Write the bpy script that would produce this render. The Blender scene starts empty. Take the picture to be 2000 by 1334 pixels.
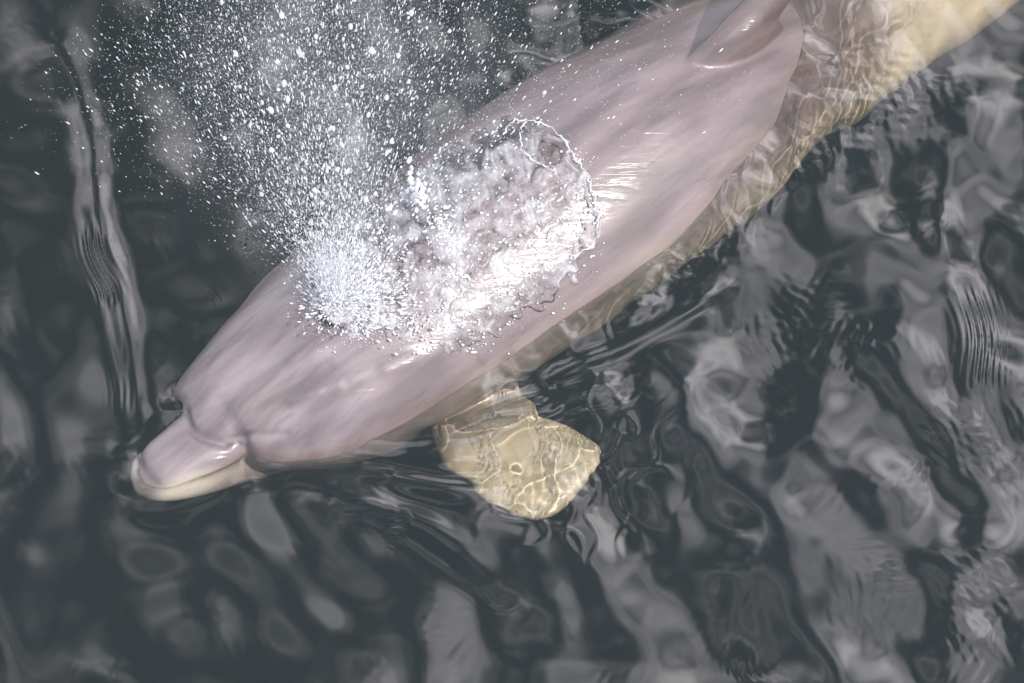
import bpy, bmesh, math, random
import numpy as np
from mathutils import Vector, Matrix
from mathutils.bvhtree import BVHTree
from mathutils.kdtree import KDTree

rng = np.random.default_rng(11)
random.seed(11)
scene = bpy.context.scene
COL = scene.collection
R = math.radians

# ------------------------------------------------------------------ units
K = 5.0                   # one scene unit is 0.2 m; shapes below are written in metres and multiplied by K when linked
scene.unit_settings.system = 'METRIC'
scene.unit_settings.scale_length = 1.0 / K

# ------------------------------------------------------------------ camera
TILT = R(30.0)            # off the vertical
DIST = 10.0
PX = 0.00085              # metres per photo pixel at the water
cam_d = bpy.data.cameras.new('camera')
cam = bpy.data.objects.new('camera', cam_d)
COL.objects.link(cam)
CAM = np.array([0.0, -DIST * math.sin(TILT), DIST * math.cos(TILT)])
cam.location = CAM * K
cam.rotation_euler = (TILT, 0, 0)
cam_d.sensor_width = 36
cam_d.lens = 36 * DIST / (2000 * PX)
cam_d.clip_start = 0.1
cam_d.clip_end = 100000
scene.camera = cam
FWD = np.array([0, math.sin(TILT), -math.cos(TILT)])
UP = np.array([0, math.cos(TILT), math.sin(TILT)])
RT = np.array([1.0, 0, 0])


def at(px, py, z=0.0):
    """world point at height z on the sight line of a photo pixel"""
    d = FWD * DIST + RT * (px - 1000) * PX - UP * (py - 667) * PX
    t = (z - CAM[2]) / d[2]
    return CAM + d * t


# ------------------------------------------------------------------ world and sun
SUN_DIR = Vector((0.62, -0.20, 0.76)).normalized()
sun_el = math.asin(SUN_DIR.z)
sun_az = math.atan2(SUN_DIR.x, SUN_DIR.y)
world = bpy.data.worlds.new('World')
scene.world = world
world.use_nodes = True
wn, wl = world.node_tree.nodes, world.node_tree.links
wn.clear()
sky = wn.new('ShaderNodeTexSky')
sky.sky_type = 'NISHITA'
sky.sun_disc = False
sky.sun_elevation = sun_el
sky.sun_rotation = sun_az
bg_sky = wn.new('ShaderNodeBackground')
bg_sky.inputs['Strength'].default_value = 0.10
wl.new(sky.outputs[0], bg_sky.inputs['Color'])
# broken cloud layer over the whole sky
tc = wn.new('ShaderNodeTexCoord')
sep = wn.new('ShaderNodeSeparateXYZ')
wl.new(tc.outputs['Generated'], sep.inputs[0])
zz = wn.new('ShaderNodeMath'); zz.operation = 'MAXIMUM'; zz.inputs[1].default_value = 0.0
wl.new(sep.outputs['Z'], zz.inputs[0])
za = wn.new('ShaderNodeMath'); za.operation = 'ADD'; za.inputs[1].default_value = 0.25
wl.new(zz.outputs[0], za.inputs[0])
dv = wn.new('ShaderNodeVectorMath'); dv.operation = 'DIVIDE'
cmb = wn.new('ShaderNodeCombineXYZ')
for i in range(3):
    wl.new(za.outputs[0], cmb.inputs[i])
wl.new(tc.outputs['Generated'], dv.inputs[0])
wl.new(cmb.outputs[0], dv.inputs[1])
nz = wn.new('ShaderNodeTexNoise')
nz.inputs['Scale'].default_value = 4.0
nz.inputs['Detail'].default_value = 3.5
nz.inputs['Roughness'].default_value = 0.5
nz.inputs['Distortion'].default_value = 0.3
drift = wn.new('ShaderNodeVectorMath'); drift.operation = 'ADD'      # which clouds stand overhead
drift.inputs[1].default_value = (2.05, 0.3, 0.6)
wl.new(dv.outputs[0], drift.inputs[0])
wl.new(drift.outputs[0], nz.inputs['Vector'])
mr = wn.new('ShaderNodeMapRange')
mr.interpolation_type = 'SMOOTHSTEP'
mr.inputs['From Min'].default_value = 0.43
mr.inputs['From Max'].default_value = 0.84
wl.new(nz.outputs['Fac'], mr.inputs['Value'])
bg_cl = wn.new('ShaderNodeBackground')
bg_cl.inputs['Color'].default_value = (0.94, 0.93, 1.05, 1)
bg_cl.inputs['Strength'].default_value = 6.8
mixw = wn.new('ShaderNodeMixShader')
wl.new(mr.outputs[0], mixw.inputs[0])
veil = wn.new('ShaderNodeBackground')          # thin high veil between the clouds
veil.inputs['Color'].default_value = (0.62, 0.88, 0.98, 1)
veil.inputs['Strength'].default_value = 0.74
addw = wn.new('ShaderNodeAddShader')
wl.new(bg_sky.outputs[0], addw.inputs[0])
wl.new(veil.outputs[0], addw.inputs[1])
wl.new(addw.outputs[0], mixw.inputs[1])
wl.new(bg_cl.outputs[0], mixw.inputs[2])
wout = wn.new('ShaderNodeOutputWorld')
wl.new(mixw.outputs[0], wout.inputs['Surface'])

sun_d = bpy.data.lights.new('sun', 'SUN')
sun_d.energy = 5.0
sun_d.angle = R(0.5)
sun_d.color = (1.0, 0.95, 0.88)
sun_d.cycles.is_caustics_light = True
sun = bpy.data.objects.new('sun', sun_d)
sun.rotation_euler = SUN_DIR.to_track_quat('Z', 'Y').to_euler()
COL.objects.link(sun)

scene.view_settings.view_transform = 'Standard'
scene.view_settings.look = 'None'
scene.view_settings.exposure = -0.12
scene.view_settings.gamma = 1
cy = scene.cycles
cy.use_denoising = True
try:
    cy.denoiser = 'OPENIMAGEDENOISE'
except Exception:
    pass
cy.denoising_prefilter = 'ACCURATE'
cy.max_bounces = 10
cy.transmission_bounces = 8
cy.transparent_max_bounces = 16
cy.caustics_refractive = True
cy.caustics_reflective = False
cy.blur_glossy = 0.6
cy.sample_clamp_indirect = 6.0


# ------------------------------------------------------------------ helpers
def new_mat(name):
    m = bpy.data.materials.new(name)
    m.use_nodes = True
    n = m.node_tree.nodes
    return m, n, m.node_tree.links, n['Principled BSDF']


def mesh_from(name, verts, faces, mat=None, smooth=True, k=None):
    me = bpy.data.meshes.new(name)
    verts = np.asarray(verts, dtype=np.float32) * (K if k is None else k)
    faces = np.asarray(faces, dtype=np.int32)
    nc = faces.shape[1]
    me.vertices.add(len(verts))
    me.vertices.foreach_set('co', verts.ravel())
    me.loops.add(faces.size)
    me.loops.foreach_set('vertex_index', faces.ravel())
    me.polygons.add(len(faces))
    me.polygons.foreach_set('loop_start', np.arange(0, faces.size, nc, dtype=np.int32))
    me.polygons.foreach_set('loop_total', np.full(len(faces), nc, dtype=np.int32))
    me.update(calc_edges=True)
    me.validate()
    if smooth:
        me.polygons.foreach_set('use_smooth', np.ones(len(me.polygons), dtype=bool))
    if mat:
        me.materials.append(mat)
    return me


def link(name, me, parent=None, **props):
    o = bpy.data.objects.new(name, me)
    COL.objects.link(o)
    if parent is not None:
        o.parent = parent
    for k, v in props.items():
        o[k] = v
    return o


def catmull(P, n):
    """resample rows of P along a Catmull-Rom curve"""
    P = np.asarray(P, float)
    Q = np.vstack([2 * P[0] - P[1], P, 2 * P[-1] - P[-2]])
    seg = len(P) - 1
    out = []
    for u in np.linspace(0, seg, n):
        i = min(int(u), seg - 1)
        t = u - i
        a, b, c, d = Q[i], Q[i + 1], Q[i + 2], Q[i + 3]
        out.append(0.5 * ((2 * b) + (c - a) * t + (2 * a - 5 * b + 4 * c - d) * t * t + (3 * b - a - 3 * c + d) * t ** 3))
    return np.array(out)


def smoothstep(a, b, x):
    t = np.clip((x - a) / (b - a), 0, 1)
    return t * t * (3 - 2 * t)


def loft(stations, n=60, seg=48, roll=0.0):
    """stations: px, py, z, half width, top height, bottom height -> closed tube (verts, quads as tris)"""
    S = np.array([list(at(s[0], s[1], s[2])) + list(s[3:6]) for s in stations])
    S = catmull(S, n)
    C = S[:, :3]
    T = np.gradient(C, axis=0)
    T /= np.linalg.norm(T, axis=1)[:, None]
    side = np.cross(T, [0, 0, 1.0])
    side /= np.linalg.norm(side, axis=1)[:, None]
    upv = np.cross(side, T)
    c, s = math.cos(roll), math.sin(roll)
    side, upv = side * c + upv * s, upv * c - side * s
    V = []
    th = np.linspace(0, 2 * math.pi, seg, endpoint=False)
    for i in range(n):
        w, ht, hb = np.maximum(S[i, 3:6], 0.002)
        hh = np.where(np.sin(th) > 0, ht, hb)
        V.append(C[i] + np.outer(np.cos(th) * w, side[i]) + np.outer(np.sin(th) * hh, upv[i]))
    V = np.concatenate(V)
    F = []
    for i in range(n - 1):
        for j in range(seg):
            a, b = i * seg + j, i * seg + (j + 1) % seg
            F += [(a, b, b + seg), (a, b + seg, a + seg)]
    nv = len(V)
    V = np.vstack([V, C[0] - T[0] * 0.001, C[-1] + T[-1] * 0.001])
    for j in range(seg):
        F.append((nv, (j + 1) % seg, j))
        k = (n - 1) * seg
        F.append((nv + 1, k + j, k + (j + 1) % seg))
    return V, np.array(F)


def blade(lead, trail, thick, n=40, m=24, tmin=0.004, nose=0.5):
    """lead / trail: 3D curves root to tip; elliptical section between them"""
    L, Tt = catmull(lead, n), catmull(trail, n)
    ch = Tt - L
    ax = np.gradient((L + Tt) / 2, axis=0)
    nrm = np.cross(ax, ch)
    nrm /= np.maximum(np.linalg.norm(nrm, axis=1), 1e-9)[:, None]
    u = 0.5 - 0.5 * np.cos(np.linspace(0, math.pi, m))
    prof = np.clip(u, 0, 1) ** nose * (1 - u) ** 0.9
    prof = prof / prof.max()
    V = []
    for i in range(n):
        f = i / (n - 1)
        tk = np.interp(f, [0, 0.3, 0.8, 1], thick) / 2
        half = tk * prof + tmin / 2
        top = L[i] + np.outer(u, ch[i]) + np.outer(half, nrm[i])
        bot = L[i] + np.outer(u, ch[i]) - np.outer(half, nrm[i])
        V.append(np.vstack([top, bot[::-1]]))
    seg = 2 * m
    V = np.concatenate(V)
    F = []
    for i in range(n - 1):
        for j in range(seg):
            a, b = i * seg + j, i * seg + (j + 1) % seg
            F += [(a, b, b + seg), (a, b + seg, a + seg)]
    nv = len(V)
    V = np.vstack([V, V[:seg].mean(0), V[(n - 1) * seg:n * seg].mean(0)])
    for j in range(seg):
        F.append((nv, (j + 1) % seg, j))
        k = (n - 1) * seg
        F.append((nv + 1, k + j, k + (j + 1) % seg))
    return V, np.array(F)


# ------------------------------------------------------------------ materials
def water_material():
    m, n, l, p = new_mat('sea_water')
    n.remove(p)
    fr = n.new('ShaderNodeFresnel'); fr.inputs['IOR'].default_value = 1.80
    rf = n.new('ShaderNodeBsdfRefraction'); rf.inputs['IOR'].default_value = 1.33; rf.inputs['Roughness'].default_value = 0.0
    gl = n.new('ShaderNodeBsdfGlossy'); gl.inputs['Roughness'].default_value = 0.0
    mx = n.new('ShaderNodeMixShader')
    fr2 = n.new('ShaderNodeFresnel'); fr2.inputs['IOR'].default_value = 1.15      # from below, light leaves the water almost unhindered
    ge = n.new('ShaderNodeNewGeometry')
    mf = n.new('ShaderNodeMix')
    l.new(ge.outputs['Backfacing'], mf.inputs[0]); l.new(fr.outputs[0], mf.inputs[2]); l.new(fr2.outputs[0], mf.inputs[3])
    l.new(mf.outputs[0], mx.inputs[0]); l.new(rf.outputs[0], mx.inputs[1]); l.new(gl.outputs[0], mx.inputs[2])
    l.new(mx.outputs[0], n['Material Output'].inputs['Surface'])
    return m


def murk_material():
    m, n, l, p = new_mat('murky_water')
    n.remove(p)
    va = n.new('ShaderNodeVolumeAbsorption')
    va.inputs['Color'].default_value = (0.86, 0.74, 0.30, 1)
    va.inputs['Density'].default_value = 3.4 / K
    l.new(va.outputs[0], n['Material Output'].inputs['Volume'])
    return m


def skin_material():
    m, n, l, p = new_mat('dolphin_skin')
    tcn = n.new('ShaderNodeTexCoord')
    mp = n.new('ShaderNodeMapping')
    # streaks run along the swimming direction
    mp.vector_type = 'TEXTURE'
    mp.inputs['Rotation'].default_value = (0, 0, R(39))
    mp.inputs['Scale'].default_value = (0.45 * K, 0.07 * K, 0.11 * K)
    l.new(tcn.outputs['Object'], mp.inputs['Vector'])
    n1 = n.new('ShaderNodeTexNoise'); n1.inputs['Scale'].default_value = 2.0; n1.inputs['Detail'].default_value = 6
    l.new(mp.outputs[0], n1.inputs['Vector'])
    n2 = n.new('ShaderNodeTexNoise'); n2.inputs['Scale'].default_value = 5.0 / K; n2.inputs['Detail'].default_value = 4
    l.new(tcn.outputs['Object'], n2.inputs['Vector'])
    r1 = n.new('ShaderNodeValToRGB')
    r1.color_ramp.elements[0].position = 0.36; r1.color_ramp.elements[0].color = (0.128, 0.096, 0.094, 1)
    r1.color_ramp.elements[1].position = 0.66; r1.color_ramp.elements[1].color = (0.242, 0.188, 0.185, 1)
    l.new(n1.outputs['Fac'], r1.inputs[0])
    mx = n.new('ShaderNodeMix'); mx.data_type = 'RGBA'; mx.blend_type = 'MULTIPLY'
    mx.inputs[0].default_value = 0.9
    r2 = n.new('ShaderNodeValToRGB')
    r2.color_ramp.elements[0].position = 0.3; r2.color_ramp.elements[0].color = (0.75, 0.72, 0.78, 1)
    r2.color_ramp.elements[1].position = 0.7; r2.color_ramp.elements[1].color = (1, 1, 1, 1)
    l.new(n2.outputs['Fac'], r2.inputs[0])
    l.new(r1.outputs[0], mx.inputs[6]); l.new(r2.outputs[0], mx.inputs[7])
    # pale lower jaw and belly, plus lightening painted where water dims the skin
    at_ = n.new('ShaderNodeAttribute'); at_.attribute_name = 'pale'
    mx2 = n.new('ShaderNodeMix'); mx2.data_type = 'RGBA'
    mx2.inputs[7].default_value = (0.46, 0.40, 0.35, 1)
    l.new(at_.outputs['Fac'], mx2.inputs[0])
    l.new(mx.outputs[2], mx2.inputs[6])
    at3 = n.new('ShaderNodeAttribute'); at3.attribute_name = 'cape'
    mxc = n.new('ShaderNodeMix'); mxc.data_type = 'RGBA'; mxc.blend_type = 'MULTIPLY'
    mxc.inputs[7].default_value = (0.66, 0.60, 0.585, 1)
    l.new(at3.outputs['Fac'], mxc.inputs[0]); l.new(mx2.outputs[2], mxc.inputs[6])
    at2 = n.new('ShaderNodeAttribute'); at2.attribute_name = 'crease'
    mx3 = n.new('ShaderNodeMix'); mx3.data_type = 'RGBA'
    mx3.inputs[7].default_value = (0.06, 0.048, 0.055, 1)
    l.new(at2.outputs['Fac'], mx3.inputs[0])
    mp3 = n.new('ShaderNodeMapping'); mp3.vector_type = 'TEXTURE'
    mp3.inputs['Rotation'].default_value = (0, 0, R(46)); mp3.inputs['Scale'].default_value = (0.11 * K, 0.0032 * K, 0.02 * K)
    l.new(tcn.outputs['Object'], mp3.inputs['Vector'])
    n4 = n.new('ShaderNodeTexNoise'); n4.inputs['Scale'].default_value = 1.0; n4.inputs['Detail'].default_value = 2; n4.inputs['Distortion'].default_value = 0.8
    l.new(mp3.outputs[0], n4.inputs['Vector'])
    r4 = n.new('ShaderNodeValToRGB')                    # old scratches along the body
    r4.color_ramp.elements[0].position = 0.62; r4.color_ramp.elements[0].color = (1, 1, 1, 1)
    r4.color_ramp.elements[1].position = 0.72; r4.color_ramp.elements[1].color = (0.82, 0.80, 0.82, 1)
    l.new(n4.outputs['Fac'], r4.inputs[0])
    mx4 = n.new('ShaderNodeMix'); mx4.data_type = 'RGBA'; mx4.blend_type = 'MULTIPLY'; mx4.inputs[0].default_value = 1.0
    l.new(mxc.outputs[2], mx4.inputs[6]); l.new(r4.outputs[0], mx4.inputs[7])
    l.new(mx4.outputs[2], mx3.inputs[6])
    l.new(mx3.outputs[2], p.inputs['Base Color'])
    p.inputs['Roughness'].default_value = 0.5
    p.inputs['Coat Weight'].default_value = 0.7
    p.inputs['Coat Roughness'].default_value = 0.2
    p.inputs['Coat IOR'].default_value = 1.33
    bp = n.new('ShaderNodeBump'); bp.inputs['Strength'].default_value = 0.12; bp.inputs['Distance'].default_value = 0.01 * K
    l.new(n1.outputs['Fac'], bp.inputs['Height'])
    l.new(bp.outputs[0], p.inputs['Normal'])
    mp2 = n.new('ShaderNodeMapping'); mp2.vector_type = 'TEXTURE'
    mp2.inputs['Rotation'].default_value = (0, 0, R(12)); mp2.inputs['Scale'].default_value = (0.16 * K, 0.014 * K, 0.05 * K)
    l.new(tcn.outputs['Object'], mp2.inputs['Vector'])
    n3 = n.new('ShaderNodeTexNoise'); n3.inputs['Scale'].default_value = 1.0; n3.inputs['Detail'].default_value = 3; n3.inputs['Distortion'].default_value = 0.6
    l.new(mp2.outputs[0], n3.inputs['Vector'])
    bp2 = n.new('ShaderNodeBump'); bp2.inputs['Strength'].default_value = 0.5; bp2.inputs['Distance'].default_value = 0.006 * K
    l.new(n3.outputs['Fac'], bp2.inputs['Height']); l.new(bp.outputs[0], bp2.inputs['Normal'])
    l.new(bp2.outputs[0], p.inputs['Coat Normal'])
    return m


WATER = water_material()
SKIN = skin_material()

# ------------------------------------------------------------------ dolphin
ST_BODY = [  # px, py, z, half width, height above, height below the spine
    (384, 848, -0.018, 0.012, 0.012, 0.012),
    (394, 842, -0.012, 0.066, 0.058, 0.040),
    (430, 818, -0.018, 0.104, 0.088, 0.065),
    (514, 782, -0.026, 0.150, 0.112, 0.105),
    (602, 742, -0.036, 0.180, 0.146, 0.135),
    (698, 680, -0.048, 0.197, 0.168, 0.165),
    (908, 536, -0.064, 0.214, 0.192, 0.200),
    (1155, 370, -0.086, 0.222, 0.205, 0.215),
    (1338, 252, -0.120, 0.204, 0.190, 0.200),
    (1464, 160, -0.148, 0.188, 0.172, 0.178),
    (1602, 92, -0.186, 0.168, 0.152, 0.155),
    (1730, 26, -0.208, 0.152, 0.142, 0.132),
    (1858, -34, -0.225, 0.134, 0.122, 0.112),
    (1970, -100, -0.255, 0.104, 0.086, 0.090),
    (2050, -215, -0.300, 0.044, 0.060, 0.062),
    (2120, -260, -0.320, 0.015, 0.020, 0.020),
]
ST_UPPER = [
    (520, 790, -0.050, 0.060, 0.04, 0.04),
    (440, 838, -0.012, 0.064, 0.040, 0.035),
    (400, 862, -0.004, 0.062, 0.036, 0.030),
    (350, 890, 0.000, 0.052, 0.031, 0.026),
    (314, 910, 0.000, 0.044, 0.027, 0.022),
    (296, 920, -0.002, 0.035, 0.020, 0.018),
    (285, 926, -0.004, 0.014, 0.008, 0.008),
]
ST_LOWER = [
    (640, 850, -0.140, 0.060, 0.050, 0.045),
    (560, 876, -0.115, 0.056, 0.045, 0.040),
    (450, 908, -0.062, 0.050, 0.034, 0.036),
    (380, 922, -0.035, 0.050, 0.030, 0.034),
    (325, 930, -0.022, 0.049, 0.030, 0.034),
    (288, 929, -0.020, 0.044, 0.028, 0.030),
    (264, 928, -0.020, 0.029, 0.015, 0.018),
    (256, 928, -0.020, 0.010, 0.006, 0.006),
]
parts = [loft(ST_BODY, 120, 72), loft(ST_UPPER, 50, 40), loft(ST_LOWER, 60, 40)]
# right flipper, swept back under the surface
parts.append(blade(
    [at(830, 790, -0.17), at(842, 870, -0.155), at(892, 952, -0.138), at(960, 1010, -0.125), at(1030, 1036, -0.12), at(1075, 1030, -0.12)],
    [at(1010, 715, -0.14), at(1015, 790, -0.14), at(1060, 830, -0.13), at(1125, 856, -0.125), at(1178, 905, -0.12), at(1105, 1010, -0.12)],
    [0.050, 0.036, 0.020, 0.010]))
# left flipper on the far side
parts.append(blade(
    [at(600, 680, -0.19), at(600, 620, -0.22), at(640, 560, -0.27), at(720, 500, -0.32), at(800, 460, -0.34)],
    [at(780, 560, -0.19), at(780, 530, -0.22), at(790, 500, -0.27), at(800, 470, -0.32), at(810, 455, -0.34)],
    [0.050, 0.036, 0.020, 0.010]))
# dorsal fin, leaning back out of the frame
parts.append(blade(
    [at(1265, 200, 0.035), at(1350, 112, 0.080), at(1430, 25, 0.110), at(1510, -45, 0.134), at(1595, -100, 0.148)],
    [at(1548, 62, -0.04), at(1522, 40, 0.05), at(1540, 5, 0.08), at(1578, -50, 0.12), at(1604, -97, 0.148)],
    [0.076, 0.052, 0.028, 0.010], nose=0.8))
# tail flukes
for s in (1, -1):
    lead = [(2010, -200, -0.29), (2060, -110, -0.29), (2120, -20, -0.29), (2180, 30, -0.29)] if s > 0 else \
           [(2010, -200, -0.29), (1990, -320, -0.31), (1985, -430, -0.33), (2000, -480, -0.34)]
    trl = [(2150, -280, -0.33), (2170, -180, -0.31), (2195, -60, -0.30), (2190, 35, -0.29)] if s > 0 else \
          [(2150, -280, -0.33), (2100, -370, -0.33), (2050, -450, -0.34), (2010, -482, -0.34)]
    parts.append(blade([at(*q) for q in lead], [at(*q) for q in trl], [0.03, 0.024, 0.014, 0.008]))

bmj = bmesh.new()
V = np.vstack([p_[0] for p_ in parts])
offs = np.cumsum([0] + [len(p_[0]) for p_ in parts])
F = np.vstack([p_[1] + o_ for p_, o_ in zip(parts, offs)])
raw = mesh_from('raw', V, F, k=1)
bmj.from_mesh(raw)
bmesh.ops.recalc_face_normals(bmj, faces=bmj.faces)
bmj.to_mesh(raw)
bmj.free()
tmp = bpy.data.objects.new('tmp', raw)
COL.objects.link(tmp)
md = tmp.modifiers.new('r', 'REMESH'); md.mode = 'VOXEL'; md.voxel_size = 0.0036; md.use_smooth_shade = True
sm = tmp.modifiers.new('s', 'SMOOTH'); sm.factor = 0.5; sm.iterations = 7
dg = bpy.context.evaluated_depsgraph_get()
body_me = bpy.data.meshes.new_from_object(tmp.evaluated_get(dg))
bpy.data.objects.remove(tmp); bpy.data.meshes.remove(raw)
body_me.name = 'body'
body_me.materials.clear(); body_me.materials.append(SKIN)
nb = len(body_me.vertices)
bv = np.empty(nb * 3, np.float32); body_me.vertices.foreach_get('co', bv); bv = bv.reshape(-1, 3)


def curve_dist(P, poly):
    """distance of points to a polyline"""
    best = np.full(len(P), 1e9)
    for a, b in zip(poly[:-1], poly[1:]):
        ab = b - a
        t = np.clip(((P - a) @ ab) / max(ab @ ab, 1e-12), 0, 1)
        d = np.linalg.norm(P - (a + t[:, None] * ab), axis=1)
        best = np.minimum(best, d)
    return best


bn = np.empty(nb * 3, np.float32); body_me.vertices.foreach_get('normal', bn); bn = bn.reshape(-1, 3)
tmp_tri = np.empty(0)
body_me.calc_loop_triangles()
tri = np.empty(len(body_me.loop_triangles) * 3, np.int32)
body_me.loop_triangles.foreach_get('vertices', tri)
BVH0 = BVHTree.FromPolygons([tuple(v) for v in bv.tolist()], [tuple(t) for t in tri.reshape(-1, 3).tolist()])


def on_skin(px, py, bvh=None):
    """point and normal of the skin on a pixel's sight line"""
    d = at(px, py, -0.5) - CAM
    h = (bvh or BVH0).ray_cast(Vector(CAM), Vector(d).normalized())
    return (None, None) if h[0] is None else (np.array(h[0]), np.array(h[1]))


def skin_line(pts, n=24):
    q = [on_skin(x, y)[0] for x, y in catmull(np.array(pts, float), n)]
    return np.array([v for v in q if v is not None])


disp = np.zeros(nb)
for pts, amp, w in [
    ([(440, 820), (500, 770), (560, 725), (630, 680)], 0.0035, 0.014),      # folds on the melon
    ([(470, 835), (540, 790), (600, 770), (660, 755)], 0.0030, 0.012),
    ([(430, 780), (490, 715), (560, 655), (600, 625)], -0.0030, 0.014),
    ([(455, 828), (520, 780), (590, 740), (640, 715)], -0.0030, 0.010),
    ([(405, 745), (440, 690), (500, 630), (560, 580)], 0.0025, 0.016),
    ([(690, 740), (750, 725), (800, 705), (850, 690)], 0.0020, 0.018),
    ([(572, 705), (592, 692), (612, 682)], 0.0030, 0.012),                  # wet glints on the cheek
    ([(755, 722), (780, 714), (805, 704)], 0.0028, 0.013),
    ([(572, 782), (594, 775), (620, 768)], 0.0028, 0.011),
    ([(378, 700), (384, 690), (392, 680)], 0.010, 0.014),                   # swelling round the far eye
    ([(362, 806), (374, 840), (402, 858), (440, 868)], -0.0060, 0.0075),    # crease between melon and beak
    ([(452, 858), (500, 850), (560, 848)], -0.003, 0.007),
]:
    L_ = skin_line(pts)
    if len(L_) > 1:
        disp += amp * np.exp(-(curve_dist(bv, L_) / w) ** 2)
bv = bv + bn * disp[:, None].astype(np.float32)
body_me.vertices.foreach_set('co', bv.ravel().astype(np.float32))
body_me.update()

low = catmull(np.array([at(*s[:3]) for s in ST_LOWER]), 60)
upp = catmull(np.array([at(*s[:3]) for s in ST_UPPER]), 60)
mel = catmull(np.array([at(*s[:3]) for s in ST_BODY[:5]]), 60)
dl, du = curve_dist(bv, low) / 0.043, curve_dist(bv, upp) / 0.043
dm = curve_dist(bv, catmull(np.array([at(*s[:3]) for s in ST_BODY]), 160))
headness = 1 - smoothstep(0.0, 0.18, curve_dist(bv, low) - 0.03)
tipd = np.linalg.norm(bv - at(270, 930, -0.02), axis=1)
pale = (1 - smoothstep(-0.15, 0.25, dl - du)) * (1 - smoothstep(1.3, 1.9, dl)) * (1 - 0.85 * smoothstep(0.07, 0.17, tipd))
# whiter belly; flank and tail lightened further to offset the dimming under water
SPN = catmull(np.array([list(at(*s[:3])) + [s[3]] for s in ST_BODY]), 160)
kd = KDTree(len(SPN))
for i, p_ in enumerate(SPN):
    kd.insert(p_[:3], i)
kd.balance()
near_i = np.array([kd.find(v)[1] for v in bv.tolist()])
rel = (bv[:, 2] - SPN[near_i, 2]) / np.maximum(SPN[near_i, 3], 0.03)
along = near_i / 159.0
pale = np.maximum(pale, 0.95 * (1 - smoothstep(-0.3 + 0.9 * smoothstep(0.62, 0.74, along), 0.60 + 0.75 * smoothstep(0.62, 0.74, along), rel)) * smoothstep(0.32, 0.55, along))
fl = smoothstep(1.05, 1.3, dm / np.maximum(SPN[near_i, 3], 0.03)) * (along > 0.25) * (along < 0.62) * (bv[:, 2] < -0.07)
pale = pale * (1 - fl) + 0.62 * fl                # flippers lightened in colour against the loss of light under water
cape = smoothstep(0.3, 0.6, along) * (1 - 0.6 * smoothstep(0.68, 0.78, along)) * smoothstep(0.25, 0.9, rel)
a_ = body_me.attributes.new('cape', 'FLOAT', 'POINT'); a_.data.foreach_set('value', cape.astype(np.float32))
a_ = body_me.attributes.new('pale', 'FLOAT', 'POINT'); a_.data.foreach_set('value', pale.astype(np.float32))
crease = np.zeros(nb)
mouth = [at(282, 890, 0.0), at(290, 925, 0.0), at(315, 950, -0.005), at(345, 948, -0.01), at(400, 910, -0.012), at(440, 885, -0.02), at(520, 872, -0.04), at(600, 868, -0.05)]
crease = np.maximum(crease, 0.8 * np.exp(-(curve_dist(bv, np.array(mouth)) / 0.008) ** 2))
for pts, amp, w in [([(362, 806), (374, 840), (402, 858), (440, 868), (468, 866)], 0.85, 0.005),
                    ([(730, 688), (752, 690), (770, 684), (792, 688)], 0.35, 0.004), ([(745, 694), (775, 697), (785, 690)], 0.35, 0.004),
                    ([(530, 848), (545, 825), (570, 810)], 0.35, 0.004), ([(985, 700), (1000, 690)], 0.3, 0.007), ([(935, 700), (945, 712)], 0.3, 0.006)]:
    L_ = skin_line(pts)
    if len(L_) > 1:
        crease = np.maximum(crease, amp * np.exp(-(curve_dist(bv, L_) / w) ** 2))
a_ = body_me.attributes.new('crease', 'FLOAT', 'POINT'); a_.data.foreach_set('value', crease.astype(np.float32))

body_me.vertices.foreach_set('co', (bv * K).ravel().astype(np.float32))
body_me.update()
dolphin = bpy.data.objects.new('dolphin', None)
dolphin.empty_display_size = 0.1
COL.objects.link(dolphin)
dolphin['label'] = 'pinkish grey dolphin surfacing and blowing, back above the dark water'
dolphin['category'] = 'dolphin'
body = link('body', body_me, dolphin)
body.cycles.is_caustics_receiver = True

BVH = BVHTree.FromPolygons([tuple(v) for v in bv.tolist()], [tuple(t) for t in tri.reshape(-1, 3).tolist()])

# ------------------------------------------------------------------ water sheet
def axis(lo, hi, step, far, ratio=1.3):
    core = np.arange(lo, hi + step / 2, step)
    out, s, x = [], step, 0.0
    while x < far:
        s *= ratio
        x += s
        out.append(x)
    out = np.array(out)
    return np.concatenate([core[0] - out[::-1], core, core[-1] + out])


XS = axis(-0.96, 0.96, 0.003, 3000)
YS = axis(-0.78, 0.86, 0.003, 3000)
GX, GY = np.meshgrid(XS, YS)
SPX = np.gradient(XS); SPY = np.gradient(YS)
SP = np.maximum(*np.meshgrid(SPX, SPY))
H = np.zeros_like(GX)


def waves(H, lams, slope, th0, spread, seed, mask=None):
    r = np.random.default_rng(seed)
    core = np.zeros_like(GX)
    for lam in lams:
        th = th0 + r.normal() * spread
        k = 2 * math.pi / lam
        ph = r.uniform(0, 2 * math.pi)
        amp = slope / k
        fade = 1 - smoothstep(0.12, 0.3, SP / lam)
        core += fade * amp * np.cos(k * (GX * math.cos(th) + GY * math.sin(th)) + ph)
    H += core if mask is None else core * mask
    return H


def gnoise(lams, seed):
    """smooth random field, unit variance"""
    r = np.random.default_rng(seed)
    f = np.zeros_like(GX)
    for lam in lams:
        th = r.uniform(0, 2 * math.pi); k = 2 * math.pi / lam
        f += np.where(SP < lam * 0.3, np.cos(k * (GX * math.cos(th) + GY * math.sin(th)) + r.uniform(0, 6.3)), 0)
    return f / math.sqrt(len(lams) / 2)


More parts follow.
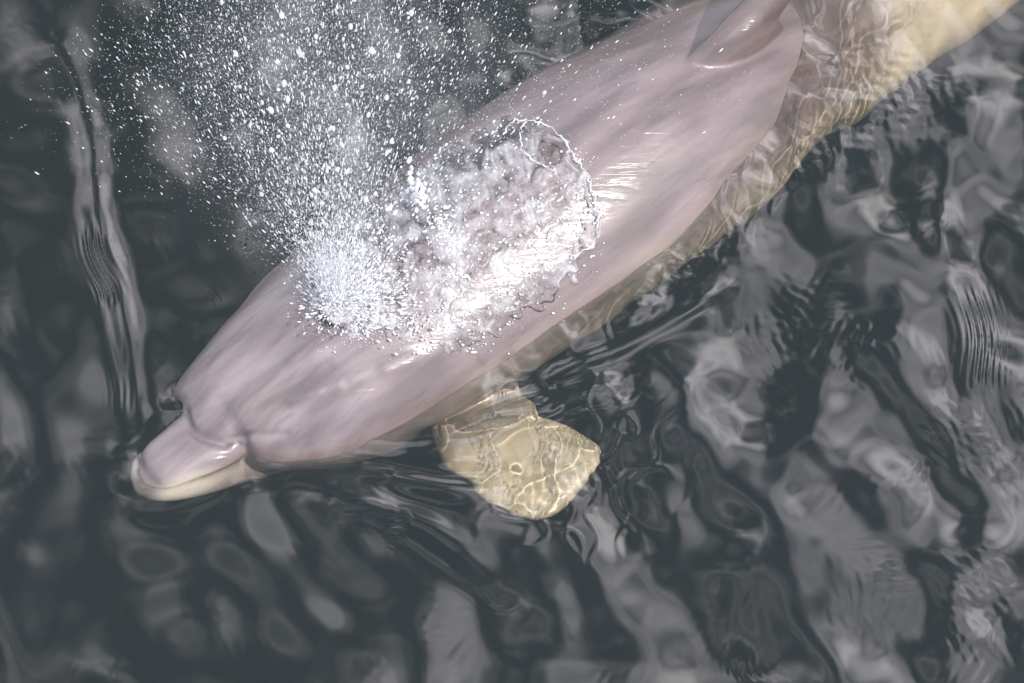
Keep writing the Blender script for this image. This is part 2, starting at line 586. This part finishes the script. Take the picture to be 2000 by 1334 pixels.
r0 = np.random.default_rng(5)
near = np.exp(-((GX / 2.5) ** 2 + (GY / 2.5) ** 2))
H = waves(H, np.exp(r0.uniform(math.log(0.4), math.log(0.9), 14)), 0.008, R(20), 1.6, 1)
H = waves(H, np.exp(r0.uniform(math.log(0.12), math.log(0.38), 30)), 0.0135, R(10), 1.4, 2, 0.75 + 0.35 * smoothstep(-0.5, 0.5, GX))
rough_mask = 0.15 + 0.85 * smoothstep(-0.4, 0.7, GX + 0.15 * gnoise([0.5, 0.7, 0.9, 1.2], 9))
H = waves(H, np.exp(r0.uniform(math.log(0.05), math.log(0.16), 30)), 0.0068, R(15), 1.3, 3, rough_mask)
tail, flip = at(1600, 150, 0), at(1010, 900, 0)


def spot(c, r, dx=0.0):
    return np.exp(-(((GX - c[0] - dx) ** 2 + (GY - c[1]) ** 2) / r ** 2))


tm = spot(tail, 0.26) + 0.3 * spot(flip, 0.16)
calm = smoothstep(0.25, 0.55, np.maximum(spot(flip, 0.34, 0.13), np.maximum(spot(tail, 0.42, 0.08), spot(at(1300, 480, 0), 0.2))))
# capillary trains in patches
for s in range(5):
    msk = smoothstep(0.5, 1.9, gnoise(np.linspace(0.14, 0.45, 9), 40 + s)) * rough_mask * (1 - calm)
    lam = np.linspace(0.0125, 0.021, 5)
    H = waves(H, lam, 0.018, R([15, 50, -20, 80, 30][s]), 0.22, 60 + s, msk)


def ridge(poly, amp, w, lam=None, ramp=0.0, rw=0.05, rs=1):
    """raise a crest along a photo polyline, with a capillary train on its front side"""
    global H
    P = catmull(np.array([at(x, y, 0)[:2] for x, y in poly]), 40)
    box = (GX > P[:, 0].min() - 0.3) & (GX < P[:, 0].max() + 0.3) & (GY > P[:, 1].min() - 0.3) & (GY < P[:, 1].max() + 0.3)
    q = np.stack([GX[box], GY[box]], 1)
    best = np.full(len(q), 1e9); sgn = np.zeros(len(q)); par = np.zeros(len(q))
    for i, (a, b) in enumerate(zip(P[:-1], P[1:])):
        ab = b - a
        t = np.clip(((q - a) @ ab) / max(ab @ ab, 1e-12), 0, 1)
        dv_ = q - (a + t[:, None] * ab)
        d = np.linalg.norm(dv_, axis=1)
        up_ = d < best
        best = np.where(up_, d, best)
        sgn = np.where(up_, np.sign(ab[0] * dv_[:, 1] - ab[1] * dv_[:, 0]), sgn)
        par = np.where(up_, (i + t) / (len(P) - 1), par)
    env = np.clip(np.sin(math.pi * np.clip(par, 0.03, 0.97)), 0, 1) ** 0.6
    s = best * sgn * rs
    h = amp * np.exp(-(s / w) ** 2) * env
    if lam:
        brk = 0.0
        for kk in range(4):
            brk = brk + math.cos(kk * 1.7 + amp * 900) * np.sin((kk + 2) * 3.1 * par + kk * 2.3 + amp * 500)
        brk = smoothstep(0.2, 1.4, brk)
        s2 = s + 0.006 * np.sin(25 * par + 3) + 0.25 * (s ** 2) * 10
        h += ramp * brk * np.cos(2 * math.pi * s2 / lam) * np.exp(-((s - rw * 0.5) / (rw * 0.6)) ** 2) * env * (1 - calm[box])
    H[box] += h


# bow wave on the left, shoulder wave on the right, wake lines behind the flipper
ridge([(285, 860), (262, 760), (245, 640), (225, 540), (190, 420), (175, 260), (120, 90)], 0.004, 0.022, 0.012, 0.0006, 0.035, 1)
ridge([(440, 875), (560, 872), (700, 858), (840, 850), (960, 815), (1080, 790), (1240, 735)], 0.005, 0.018, 0.016, 0.00035, 0.03, -1)
ridge([(480, 930), (600, 905), (700, 890), (820, 890)], -0.005, 0.024)
ridge([(640, 960), (760, 1000), (850, 1040), (980, 1150)], 0.005, 0.03, 0.012, 0.0009, 0.04, -1)
ridge([(1000, 760), (1120, 715), (1240, 665), (1420, 560)], 0.004, 0.014)
ridge([(1860, 240), (1840, 420), (1880, 600), (1900, 800), (1960, 960)], 0.0035, 0.030, 0.013, 0.0006, 0.05, 1)
ridge([(1500, 1330), (1440, 1200), (1420, 1080), (1300, 1000)], 0.0018, 0.030, 0.013, 0.0004, 0.05, 1)

ridge([(700, 895), (800, 915), (900, 928), (1010, 918)], -0.006, 0.020)
ridge([(760, 930), (860, 950), (960, 955)], 0.004, 0.022)
# water piles up where it meets the skin
core_ = (GX > -0.9) & (GX < 0.95) & (GY > -0.7) & (GY < 0.9) & (SP < 0.0045)
idx = np.argwhere(core_)
sub = np.zeros_like(GX, dtype=bool)
D = np.full_like(GX, 1.0)
# coarse distances on a 9 mm lattice, then bilinear
st = 3
for iy in range(0, GX.shape[0], st):
    for ix in range(0, GX.shape[1], st):
        if core_[iy, ix]:
            hit = BVH.find_nearest(Vector((GX[iy, ix], GY[iy, ix], 0.0)), 0.12)
            if hit[0] is not None:
                D[iy, ix] = hit[3]
            else:
                D[iy, ix] = 0.12
        else:
            D[iy, ix] = 0.12
ys_i, xs_i = np.arange(0, GX.shape[0], st), np.arange(0, GX.shape[1], st)
Dc = D[::st, ::st]
tmpD = np.stack([np.interp(np.arange(GX.shape[1]), xs_i, row) for row in Dc])
D = np.stack([np.interp(np.arange(GX.shape[0]), ys_i, tmpD[:, j]) for j in range(GX.shape[1])], axis=1)
H *= 0.6 + 0.4 * smoothstep(0.0, 0.09, D)
edge_m = (1 - smoothstep(0.03, 0.11, D)) * smoothstep(-0.25, 0.05, GX)
H = waves(H, np.linspace(0.11, 0.30, 9), 0.044, R(60), 0.8, 91, edge_m)
H = waves(H, np.linspace(0.045, 0.10, 10), 0.018, R(60), 0.9, 92, edge_m)
snout = at(330, 920, 0)
nose = (0.55 + 0.45 * np.sin(38 * GX + 2.0 * np.sin(31 * GY)) * np.sin(27 * GY + 1.0)) * np.exp(-(((GX - snout[0]) ** 2 + (GY - snout[1]) ** 2) / 0.22 ** 2))
H += nose * (0.004 * np.exp(-(D / 0.012)) - 0.0016 * np.exp(-((D - 0.035) / 0.018) ** 2))
# choppy facets over the sinking tail and the flipper
H = waves(H, np.linspace(0.05, 0.14, 12), 0.012, R(10), 0.9, 77, tm)
H = waves(H, np.linspace(0.013, 0.024, 8), 0.030, R(5), 0.6, 78, np.clip(spot(at(1150, 930, 0), 0.06) + spot(at(1720, 170, 0), 0.10) + 0.7 * spot(at(1600, 290, 0), 0.07) + 0.5 * spot(at(1430, 440, 0), 0.05), 0, 1))


def creases(lams, seed, width, amp, mask, th0):
    """fine raised threads on the surface (they draw the bright net of light below)"""
    global H
    r = np.random.default_rng(seed)
    f = np.zeros_like(GX); gx = np.zeros_like(GX); gy = np.zeros_like(GX)
    for lam in lams:
        th_ = th0 + r.normal() * 0.75; k = 2 * math.pi / lam
        a = k * (GX * math.cos(th_) + GY * math.sin(th_)) + r.uniform(0, 6.3)
        f += np.cos(a); gx -= k * math.cos(th_) * np.sin(a); gy -= k * math.sin(th_) * np.sin(a)
    dist = f / np.sqrt(gx ** 2 + gy ** 2 + 20.0 ** 2)
    H += np.where(SP < 0.004, amp * np.exp(-(dist / width) ** 2) * mask, 0)


cm = (1 - smoothstep(0.05, 0.115, D)) * np.clip(spot(tail, 0.30, 0.06) * 1.3 + spot(at(1380, 420, 0), 0.16, 0.05) + 0.6 * spot(at(1150, 620, 0), 0.12, 0.04), 0, 1)
cm = np.maximum(cm, 0.9 * smoothstep(0.1, 0.6, spot(flip, 0.17, 0.09)))
creases(np.linspace(0.08, 0.18, 6), 301, 0.0055, 0.0006, cm, R(-15))
creases(np.linspace(0.12, 0.26, 6), 302, 0.0065, 0.0006, cm, R(-45))

H = np.where(H > 0.012, 0.012 + 0.006 * np.tanh((H - 0.012) / 0.006), H)      # crests stay low
ny, nx = GX.shape
Vw = np.stack([GX.ravel(), GY.ravel(), H.ravel()], 1)
I = np.arange(nx * ny).reshape(ny, nx)
Fw = np.stack([I[:-1, :-1].ravel(), I[:-1, 1:].ravel(), I[1:, 1:].ravel(), I[1:, :-1].ravel()], 1)
water = link('water', mesh_from('water', Vw, Fw, WATER), None, kind='structure',
             label='dark rippled sea water reflecting pale clouds', category='water')
water.cycles.is_caustics_caster = True

# floor added below; its colour stands in for light scattered by the murk
mb, n_, l_, p_ = new_mat('murk_floor_tint')
p_.inputs['Base Color'].default_value = (0.03, 0.05, 0.10, 1)
p_.inputs['Roughness'].default_value = 0.9
g = 3000
murk_floor = link('murk_floor', mesh_from('murk_floor', [(-g, -g, -1.4), (g, -g, -1.4), (g, g, -1.4), (-g, g, -1.4)], [(0, 1, 2, 3)], mb), None,
              kind='structure', label='added dark floor standing in for light scattered by the murk', category='murk_floor')

# the murk itself: light is lost (blue first) on its way through the water
mk = murk_material()
bmx = bmesh.new(); bmesh.ops.create_cube(bmx, size=1.0)
bmesh.ops.scale(bmx, vec=(6200 * K, 6200 * K, 2.02 * K), verts=bmx.verts)
bmesh.ops.translate(bmx, vec=(0, 0, (0.02 - 1.01) * K), verts=bmx.verts)
mme = bpy.data.meshes.new('murk'); bmx.to_mesh(mme); bmx.free(); mme.materials.append(mk)
link('murk', mme, None, kind='stuff', label='yellowish green murk filling the sea water', category='murk')

# ------------------------------------------------------------------ blowhole and eyes
dark, n_, l_, p_ = new_mat('wet_dark_skin')
p_.inputs['Base Color'].default_value = (0.022, 0.019, 0.021, 1)
p_.inputs['Roughness'].default_value = 0.25


def ellipsoids(cent, dirs, size, base):
    """many stretched copies of a base shape: cent (n,3), dirs (n,3), size (n,3)"""
    bvs, bfs = base
    n = len(cent)
    d = dirs / np.maximum(np.linalg.norm(dirs, axis=1), 1e-9)[:, None]
    ref = np.where(np.abs(d[:, 2:3]) < 0.9, [[0, 0, 1.0]], [[1.0, 0, 0]])
    u = np.cross(d, ref); u /= np.linalg.norm(u, axis=1)[:, None]
    w = np.cross(u, d)
    M = np.stack([d, u, w], 2) * size[:, None, :]
    V_ = np.einsum('nij,kj->nki', M, bvs) + cent[:, None, :]
    F_ = bfs[None] + (np.arange(n) * len(bvs))[:, None, None]
    return V_.reshape(-1, 3), F_.reshape(-1, 3)


def ico(sub):
    b = bmesh.new(); bmesh.ops.create_icosphere(b, subdivisions=sub, radius=1.0)
    v = np.array([x.co[:] for x in b.verts]); f = np.array([[q.index for q in fc.verts] for fc in b.faces]); b.free()
    return v, f


OCTA = (np.array([(1, 0, 0), (-1, 0, 0), (0, 1, 0), (0, -1, 0), (0, 0, 1), (0, 0, -1)], float),
        np.array([(0, 2, 4), (2, 1, 4), (1, 3, 4), (3, 0, 4), (2, 0, 5), (1, 2, 5), (3, 1, 5), (0, 3, 5)]))
ICO1, ICO2, ICO3 = ico(1), ico(2), ico(3)


def tube(path, rad, seg=8):
    P = np.asarray(path, float); n = len(P)
    rad = np.broadcast_to(rad, (n,))
    T = np.gradient(P, axis=0); T /= np.linalg.norm(T, axis=1)[:, None]
    u = np.cross(T, [0.13, 0.2, 0.97]); u /= np.linalg.norm(u, axis=1)[:, None]
    w = np.cross(T, u)
    th = np.linspace(0, 2 * math.pi, seg, endpoint=False)
    V_ = (P[:, None] + rad[:, None, None] * (np.cos(th)[None, :, None] * u[:, None] + np.sin(th)[None, :, None] * w[:, None])).reshape(-1, 3)
    F_ = []
    for i in range(n - 1):
        for j in range(seg):
            a, b = i * seg + j, i * seg + (j + 1) % seg
            F_ += [(a, b, b + seg), (a, b + seg, a + seg)]
    return V_, np.array(F_)


BH = [(622, 604), (628, 618), (640, 630), (655, 638), (672, 640)]
bp_, _ = zip(*[on_skin(x, y, BVH) for x, y in catmull(np.array(BH, float), 16)])
v_, f_ = tube(np.array(bp_), 0.0045 * np.sin(np.linspace(0.25, math.pi - 0.25, 16)), 10)
link('blowhole', mesh_from('blowhole', v_, f_, dark), dolphin)
for ex, ey, ez in [(392, 712, -0.008), (670, 880, -0.10)]:
    c_, nrm_, i_, d_ = BVH.find_nearest(Vector(at(ex, ey, ez)))
    v_, f_ = ellipsoids(np.array([c_[:]]), np.array([nrm_[:]]), np.array([[0.003, 0.007, 0.005]]), ICO3)
    link('eye', mesh_from('eye', v_, f_, dark), dolphin)

# ------------------------------------------------------------------ spray and foam
def drop_material(name, albedo, clear):
    m, n, l, p = new_mat(name)
    p.inputs['Base Color'].default_value = (albedo, albedo * 0.985, albedo, 1)
    p.inputs['Roughness'].default_value = 0.12
    p.inputs['IOR'].default_value = 1.33
    tr = n.new('ShaderNodeBsdfTransparent')
    lw = n.new('ShaderNodeLayerWeight'); lw.inputs[0].default_value = 0.4
    mrr = n.new('ShaderNodeMapRange'); mrr.inputs['To Min'].default_value = clear; mrr.inputs['To Max'].default_value = clear * 0.35
    l.new(lw.outputs['Facing'], mrr.inputs['Value'])
    mx = n.new('ShaderNodeMixShader')
    l.new(mrr.outputs[0], mx.inputs[0])
    tl = n.new('ShaderNodeBsdfTranslucent'); tl.inputs['Color'].default_value = (0.9, 0.89, 0.9, 1)     # sunlight glows through a drop
    mt = n.new('ShaderNodeMixShader'); mt.inputs[0].default_value = 0.3
    l.new(p.outputs[0], mt.inputs[1]); l.new(tl.outputs[0], mt.inputs[2])
    l.new(mt.outputs[0], mx.inputs[1]); l.new(tr.outputs[0], mx.inputs[2])
    l.new(mx.outputs[0], n['Material Output'].inputs['Surface'])
    return m


DROP = drop_material('spray_water', 0.85, 0.40)
MIST = drop_material('fine_spray_water', 0.75, 0.45)
BIG = drop_material('droplet_water', 0.85, 0.50)
org, orgn = on_skin(655, 605, BVH)
org = org + np.array([0, 0, 0.01])


def spray_points(n, rmax, a0, asd, e0, e1, power, seed):
    r = np.random.default_rng(seed)
    a = np.clip(r.normal(a0, asd, n), R(25), R(250))
    a = np.where(a > R(158), R(120) + (a - R(158)) * 0.5, a)
    e = r.uniform(e0, e1, n)
    rr = rmax * r.random(n) ** power * np.where(a > R(115), 0.78, 1.0) + 0.01
    d = np.stack([np.cos(a) * np.cos(e), np.sin(a) * np.cos(e), np.sin(e)], 1)
    p = org + d * rr[:, None] + r.normal(0, 0.02, (n, 3)) * (rr[:, None] / 0.5)
    p[:, 2] -= 0.12 * rr ** 2                    # the arc bends over
    keep = p[:, 2] > 0.02
    return p[keep], d[keep], rr[keep]


def build_spray(name, label, n, rmax, a0, asd, e0, e1, power, seed, smin, smax, lmin, lmax, base, mat, cat):
    p, d, rr = spray_points(n, rmax, a0, asd, e0, e1, power, seed)
    r = np.random.default_rng(seed + 1)
    sz = smin + (smax - smin) * r.random(len(p)) ** 2.5
    ln = r.uniform(lmin, lmax, len(p))
    size = np.stack([sz * ln, sz, sz], 1)
    v, f = ellipsoids(p, d + r.normal(0, 0.08, d.shape), size, base)
    return link(name, mesh_from(name, v, f, mat), None, kind='stuff', label=label, category=cat)


build_spray('fine_spray', 'fine grey veil of mist blown up from the blowhole', 48000, 0.80, R(93), R(26), R(15), R(60), 0.95, 3,
            0.00025, 0.0006, 1.8, 4.5, OCTA, MIST, 'mist')
build_spray('spray', 'white streaks of breath spray fanning out from the blowhole', 8000, 0.78, R(93), R(26), R(12), R(60), 1.0, 8,
            0.0004, 0.0014, 2.0, 4.5, ICO1, DROP, 'spray')

# the largest drops, one by one
drop_meshes = []
for k in range(6):
    r = np.random.default_rng(200 + k)
    v = ICO3[0].copy()
    for q in range(3):
        ax_ = r.normal(size=3); ax_ /= np.linalg.norm(ax_)
        v = v * (1 + 0.16 * np.sin(2.2 * (v @ ax_)[:, None] + r.uniform(0, 6)))
    drop_meshes.append(mesh_from('droplet', v, ICO3[1], BIG, k=1))
p, d, rr = spray_points(240, 0.60, R(90), R(20), R(12), R(55), 0.8, 21)
sel = [i for i in range(len(p)) if rr[i] > 0.14][:110]
for i in sel:
    o = link('droplet', drop_meshes[i % 6], None, group='larger drops in the breath spray', category='droplet',
             label='small round white drop of water flying in the breath spray')
    sz = K * random.uniform(0.0016, 0.0036)
    o.location = p[i] * K
    o.rotation_euler = Vector(d[i]).to_track_quat('X', 'Z').to_euler()
    o.scale = (sz * random.uniform(1.0, 1.7), sz, sz)

# sheet of frothing water thrown over the back
EDGE = [(598, 560), (602, 598), (640, 640), (700, 652), (760, 655), (830, 668), (900, 686), (960, 660), (1010, 620), (1070, 590), (1112, 548),
        (1140, 500), (1168, 450), (1170, 395), (1150, 340), (1110, 285), (1060, 245), (1000, 240), (930, 268), (860, 305), (780, 345), (700, 400), (640, 450), (600, 505)]
EP = catmull(np.array(EDGE + EDGE[:1], float), 120)


def edge_sd(q):
    """signed pixel distance to the outline, positive inside"""
    best = np.full(len(q), 1e9); ins = np.zeros(len(q), bool)
    for a, b in zip(EP[:-1], EP[1:]):
        ab = b - a
        t = np.clip(((q - a) @ ab) / max(ab @ ab, 1e-12), 0, 1)
        best = np.minimum(best, np.linalg.norm(q - (a + t[:, None] * ab), axis=1))
        c = ((a[1] > q[:, 1]) != (b[1] > q[:, 1]))
        xx = (b[0] - a[0]) * (q[:, 1] - a[1]) / (b[1] - a[1] + 1e-12) + a[0]
        ins ^= c & (q[:, 0] < xx)
    return np.where(ins, best, -best)


def sinnoise(q, lams, seed):
    r = np.random.default_rng(seed); f = np.zeros(len(q))
    for lam in lams:
        th = r.uniform(0, 6.3); k = 2 * math.pi / lam
        f += np.cos(k * (q[:, 0] * math.cos(th) + q[:, 1] * math.sin(th)) + r.uniform(0, 6.3))
    return f / math.sqrt(len(lams) / 2)


stp = 2.4
fx, fy = np.meshgrid(np.arange(585, 1185, stp), np.arange(225, 700, stp))
q = np.stack([fx.ravel(), fy.ravel()], 1)
sd = edge_sd(q) + 9 * sinnoise(q, np.linspace(25, 90, 10), 5)
ok = sd > -2
pos = np.zeros((len(q), 3)); nr = np.zeros((len(q), 3))
for i in np.flatnonzero(ok):
    a, b = on_skin(q[i, 0], q[i, 1], BVH)
    if a is None or a[2] < -0.03:
        ok[i] = False
    else:
        pos[i], nr[i] = a, b
wx, wy = q[:, 0] + 14 * sinnoise(q, np.linspace(40, 120, 8), 31), q[:, 1] + 14 * sinnoise(q, np.linspace(40, 120, 8), 32)
wq = np.stack([wx, wy], 1)
b1 = sinnoise(wq, np.linspace(22, 60, 16), 6); b2 = sinnoise(wq, np.linspace(10, 24, 24), 7)
lip = np.exp(-((sd - 9) / 9) ** 2) * smoothstep(950, 1100, q[:, 0])
th = 0.0018 + 0.0009 * b1 + 0.0007 * b2 + 0.007 * lip
th *= smoothstep(-2, 14, sd)
th = np.where(sd < 2, -0.002, np.maximum(th, 0.0006))
pos = pos + nr * th[:, None]
I = np.arange(len(q)).reshape(fx.shape)
Fq = np.stack([I[:-1, :-1].ravel(), I[1:, :-1].ravel(), I[1:, 1:].ravel(), I[:-1, 1:].ravel()], 1)
Fq = Fq[ok[Fq].all(1)]
used = np.unique(Fq); remap = np.full(len(q), -1); remap[used] = np.arange(len(used))
fm, n_, l_, p_ = new_mat('frothing_water')
p_.inputs['Base Color'].default_value = (0.76, 0.72, 0.73, 1)
p_.inputs['Roughness'].default_value = 0.3
tr = n_.new('ShaderNodeBsdfTransparent'); gl = n_.new('ShaderNodeBsdfGlossy'); gl.inputs['Roughness'].default_value = 0.16
fr = n_.new('ShaderNodeFresnel'); fr.inputs['IOR'].default_value = 1.33
tcn = n_.new('ShaderNodeTexCoord')
nn1 = n_.new('ShaderNodeTexNoise'); nn1.inputs['Scale'].default_value = 42 / K; nn1.inputs['Detail'].default_value = 7; nn1.inputs['Roughness'].default_value = 0.62
l_.new(tcn.outputs['Object'], nn1.inputs['Vector'])
atf = n_.new('ShaderNodeAttribute'); atf.attribute_name = 'froth'
adf = n_.new('ShaderNodeMath'); adf.operation = 'ADD'
l_.new(nn1.outputs['Fac'], adf.inputs[0]); l_.new(atf.outputs['Fac'], adf.inputs[1])
mrf = n_.new('ShaderNodeMapRange'); mrf.inputs['From Min'].default_value = 0.47; mrf.inputs['From Max'].default_value = 1.0
mrf.inputs['To Max'].default_value = 0.9
l_.new(adf.outputs[0], mrf.inputs['Value'])
bmp = n_.new('ShaderNodeBump'); bmp.inputs['Strength'].default_value = 0.4; bmp.inputs['Distance'].default_value = 0.004 * K
l_.new(nn1.outputs['Fac'], bmp.inputs['Height'])
for nd in (gl, p_):
    l_.new(bmp.outputs[0], nd.inputs['Normal'])
m1 = n_.new('ShaderNodeMixShader'); m2 = n_.new('ShaderNodeMixShader')
l_.new(fr.outputs[0], m1.inputs[0]); l_.new(tr.outputs[0], m1.inputs[1]); l_.new(gl.outputs[0], m1.inputs[2])
l_.new(mrf.outputs[0], m2.inputs[0]); tl = n_.new('ShaderNodeBsdfTranslucent'); tl.inputs['Color'].default_value = (0.80, 0.75, 0.76, 1)
m3 = n_.new('ShaderNodeMixShader'); m3.inputs[0].default_value = 0.45
l_.new(p_.outputs[0], m3.inputs[1]); l_.new(tl.outputs[0], m3.inputs[2])
l_.new(m1.outputs[0], m2.inputs[1]); l_.new(m3.outputs[0], m2.inputs[2])
l_.new(m2.outputs[0], n_['Material Output'].inputs['Surface'])
fme = mesh_from('foam', pos[used], remap[Fq], fm)
bh = np.hypot(q[:, 0] - 690, q[:, 1] - 575)
froth = 0.11 + 0.36 * np.exp(-(bh / 72) ** 2) + 0.10 * np.exp(-((q[:, 0] - 885 - 0.12 * (q[:, 1] - 560)) / 45) ** 2) + 0.10 * sinnoise(wq, np.linspace(35, 120, 12), 44) + 0.12 * lip
froth -= 0.22 * (1 - smoothstep(2, 45, sd)) * (1 - smoothstep(1000, 1100, q[:, 0])) * smoothstep(60, 110, bh)
af = fme.attributes.new('froth', 'FLOAT', 'POINT'); af.data.foreach_set('value', froth[used].astype(np.float32))
link('foam', fme, None, kind='stuff', label='white frothing sheet of water sliding over the wet back', category='foam')

# beads and slivers of white water lying on that sheet
r = np.random.default_rng(77)
cen, drs, szs = [], [], []
NC = 22000
kind = r.random(NC)
Q = np.stack([r.uniform(590, 1180, NC), r.uniform(230, 700, NC)], 1)
g1 = kind < 0.30
Q[g1] = np.array([685.0, 580.0]) + r.normal(0, 1, (g1.sum(), 2)) * [58, 50]
g2 = (kind >= 0.30) & (kind < 0.42)
yy = r.uniform(400, 690, g2.sum())
Q[g2] = np.stack([885 + r.normal(0, 22, g2.sum()) + 0.15 * (yy - 560), yy], 1)
dens = 0.5 + 0.5 * np.sin(Q[:, 0] * 0.045 + 2 * np.sin(Q[:, 1] * 0.03)) * np.sin(Q[:, 1] * 0.05 + 1.5 * np.sin(Q[:, 0] * 0.021))
good = (edge_sd(Q) > -60 * r.random(NC) ** 2) & (r.random(NC) < 0.1 + 0.9 * dens ** 2 + 0.6 * g1)
for qq in Q[good][:9000]:
    a, b = on_skin(qq[0], qq[1], BVH)
    if a is None or a[2] < -0.02:
        continue
    dd = a - org
    dd = dd - b * (dd @ b)
    dd /= max(np.linalg.norm(dd), 1e-6)
    s_ = 0.0004 + 0.0022 * r.random() ** 5
    nearb = math.hypot(qq[0] - 670, qq[1] - 590)
    lift = abs(r.normal(0, 0.02)) * math.exp(-(nearb / 110) ** 2) + 0.0025
    cen.append(a + b * lift)
    drs.append(dd + b * 0.8 * math.exp(-(nearb / 90) ** 2) + r.normal(0, 0.25, 3))
    szs.append((s_ * r.uniform(1, 2.8 if nearb < 120 else 2.0), s_ * (0.75 if nearb < 120 else 1), s_ * 0.75))
v, f = ellipsoids(np.array(cen), np.array(drs), np.array(szs), ICO1)
vs, fs = [v], [f]
# thin ropes of water along the rim of the sheet
for pts, rad in [([(985, 268), (1000, 248), (1030, 240), (1065, 248), (1100, 275), (1120, 308)], 0.0010),
                 ([(1030, 243), (1018, 262), (1020, 290), (1035, 312), (1060, 325), (1085, 340)], 0.0010),
                 ([(1120, 308), (1145, 345), (1160, 390), (1164, 440), (1150, 480), (1110, 505)], 0.0009)]:
    P_ = []
    for x, y in catmull(np.array(pts, float), 40):
        a, b = on_skin(x + r.normal(0, 2.0), y + r.normal(0, 2.0), BVH)
        if a is not None:
            P_.append(a + b * 0.007)
    tv, tf = tube(np.array(P_), rad * (1 + 0.5 * np.sin(np.linspace(0, 25, len(P_))) + r.normal(0, 0.25, len(P_))), 7)
    vs.append(tv); fs.append(tf)
# the ragged white clot in the middle
cl = []
for k in range(60):
    x, y = 812 + r.normal(0, 9) + (k % 3) * 6, 375 + r.normal(0, 16)
    a, b = on_skin(x, y, BVH)
    cl.append(a + b * abs(r.normal(0.006, 0.006)))
v, f = ellipsoids(np.array(cl), r.normal(0, 1, (60, 3)), r.uniform(0.002, 0.006, (60, 3)), ICO2)
vs.append(v); fs.append(f)
of = np.cumsum([0] + [len(x) for x in vs])
link('foam_beads', mesh_from('foam_beads', np.vstack(vs), np.vstack([x + o_ for x, o_ in zip(fs, of)]), drop_material('froth_bead', 0.84, 0.25)), None,
     kind='stuff', label='white beads and threads of froth around the blowhole', category='foam')

# ------------------------------------------------------------------ hanging breath mist
mv, n_, l_, p_ = new_mat('breath_mist')
n_.remove(p_)
pv = n_.new('ShaderNodeVolumePrincipled')
pv.inputs['Color'].default_value = (1.0, 0.98, 0.98, 1)
pv.inputs['Anisotropy'].default_value = 0.2
tcn = n_.new('ShaderNodeTexCoord')
gr = n_.new('ShaderNodeTexGradient'); gr.gradient_type = 'SPHERICAL'
l_.new(tcn.outputs['Object'], gr.inputs['Vector'])
nm = n_.new('ShaderNodeTexNoise'); nm.inputs['Scale'].default_value = 3.0; nm.inputs['Detail'].default_value = 3
l_.new(tcn.outputs['Object'], nm.inputs['Vector'])
mm = n_.new('ShaderNodeMapRange'); mm.inputs['From Min'].default_value = 0.35; mm.inputs['From Max'].default_value = 0.7
l_.new(nm.outputs['Fac'], mm.inputs['Value'])
mu = n_.new('ShaderNodeMath'); mu.operation = 'MULTIPLY'
l_.new(gr.outputs['Fac'], mu.inputs[0]); l_.new(mm.outputs[0], mu.inputs[1])
mu2 = n_.new('ShaderNodeMath'); mu2.operation = 'MULTIPLY'; mu2.inputs[1].default_value = 1.2 / K
l_.new(mu.outputs[0], mu2.inputs[0])
l_.new(mu2.outputs[0], pv.inputs['Density'])
l_.new(pv.outputs[0], n_['Material Output'].inputs['Volume'])
mist = link('mist', mesh_from('mist', ICO3[0] * 1.02, ICO3[1], mv, k=1), None, kind='stuff',
            label='soft pale veil of breath hanging over the water', category='mist')
mist.location = Vector(org + np.array([0.02, 0.30, 0.20])) * K
mist.scale = (0.36 * K, 0.46 * K, 0.24 * K)
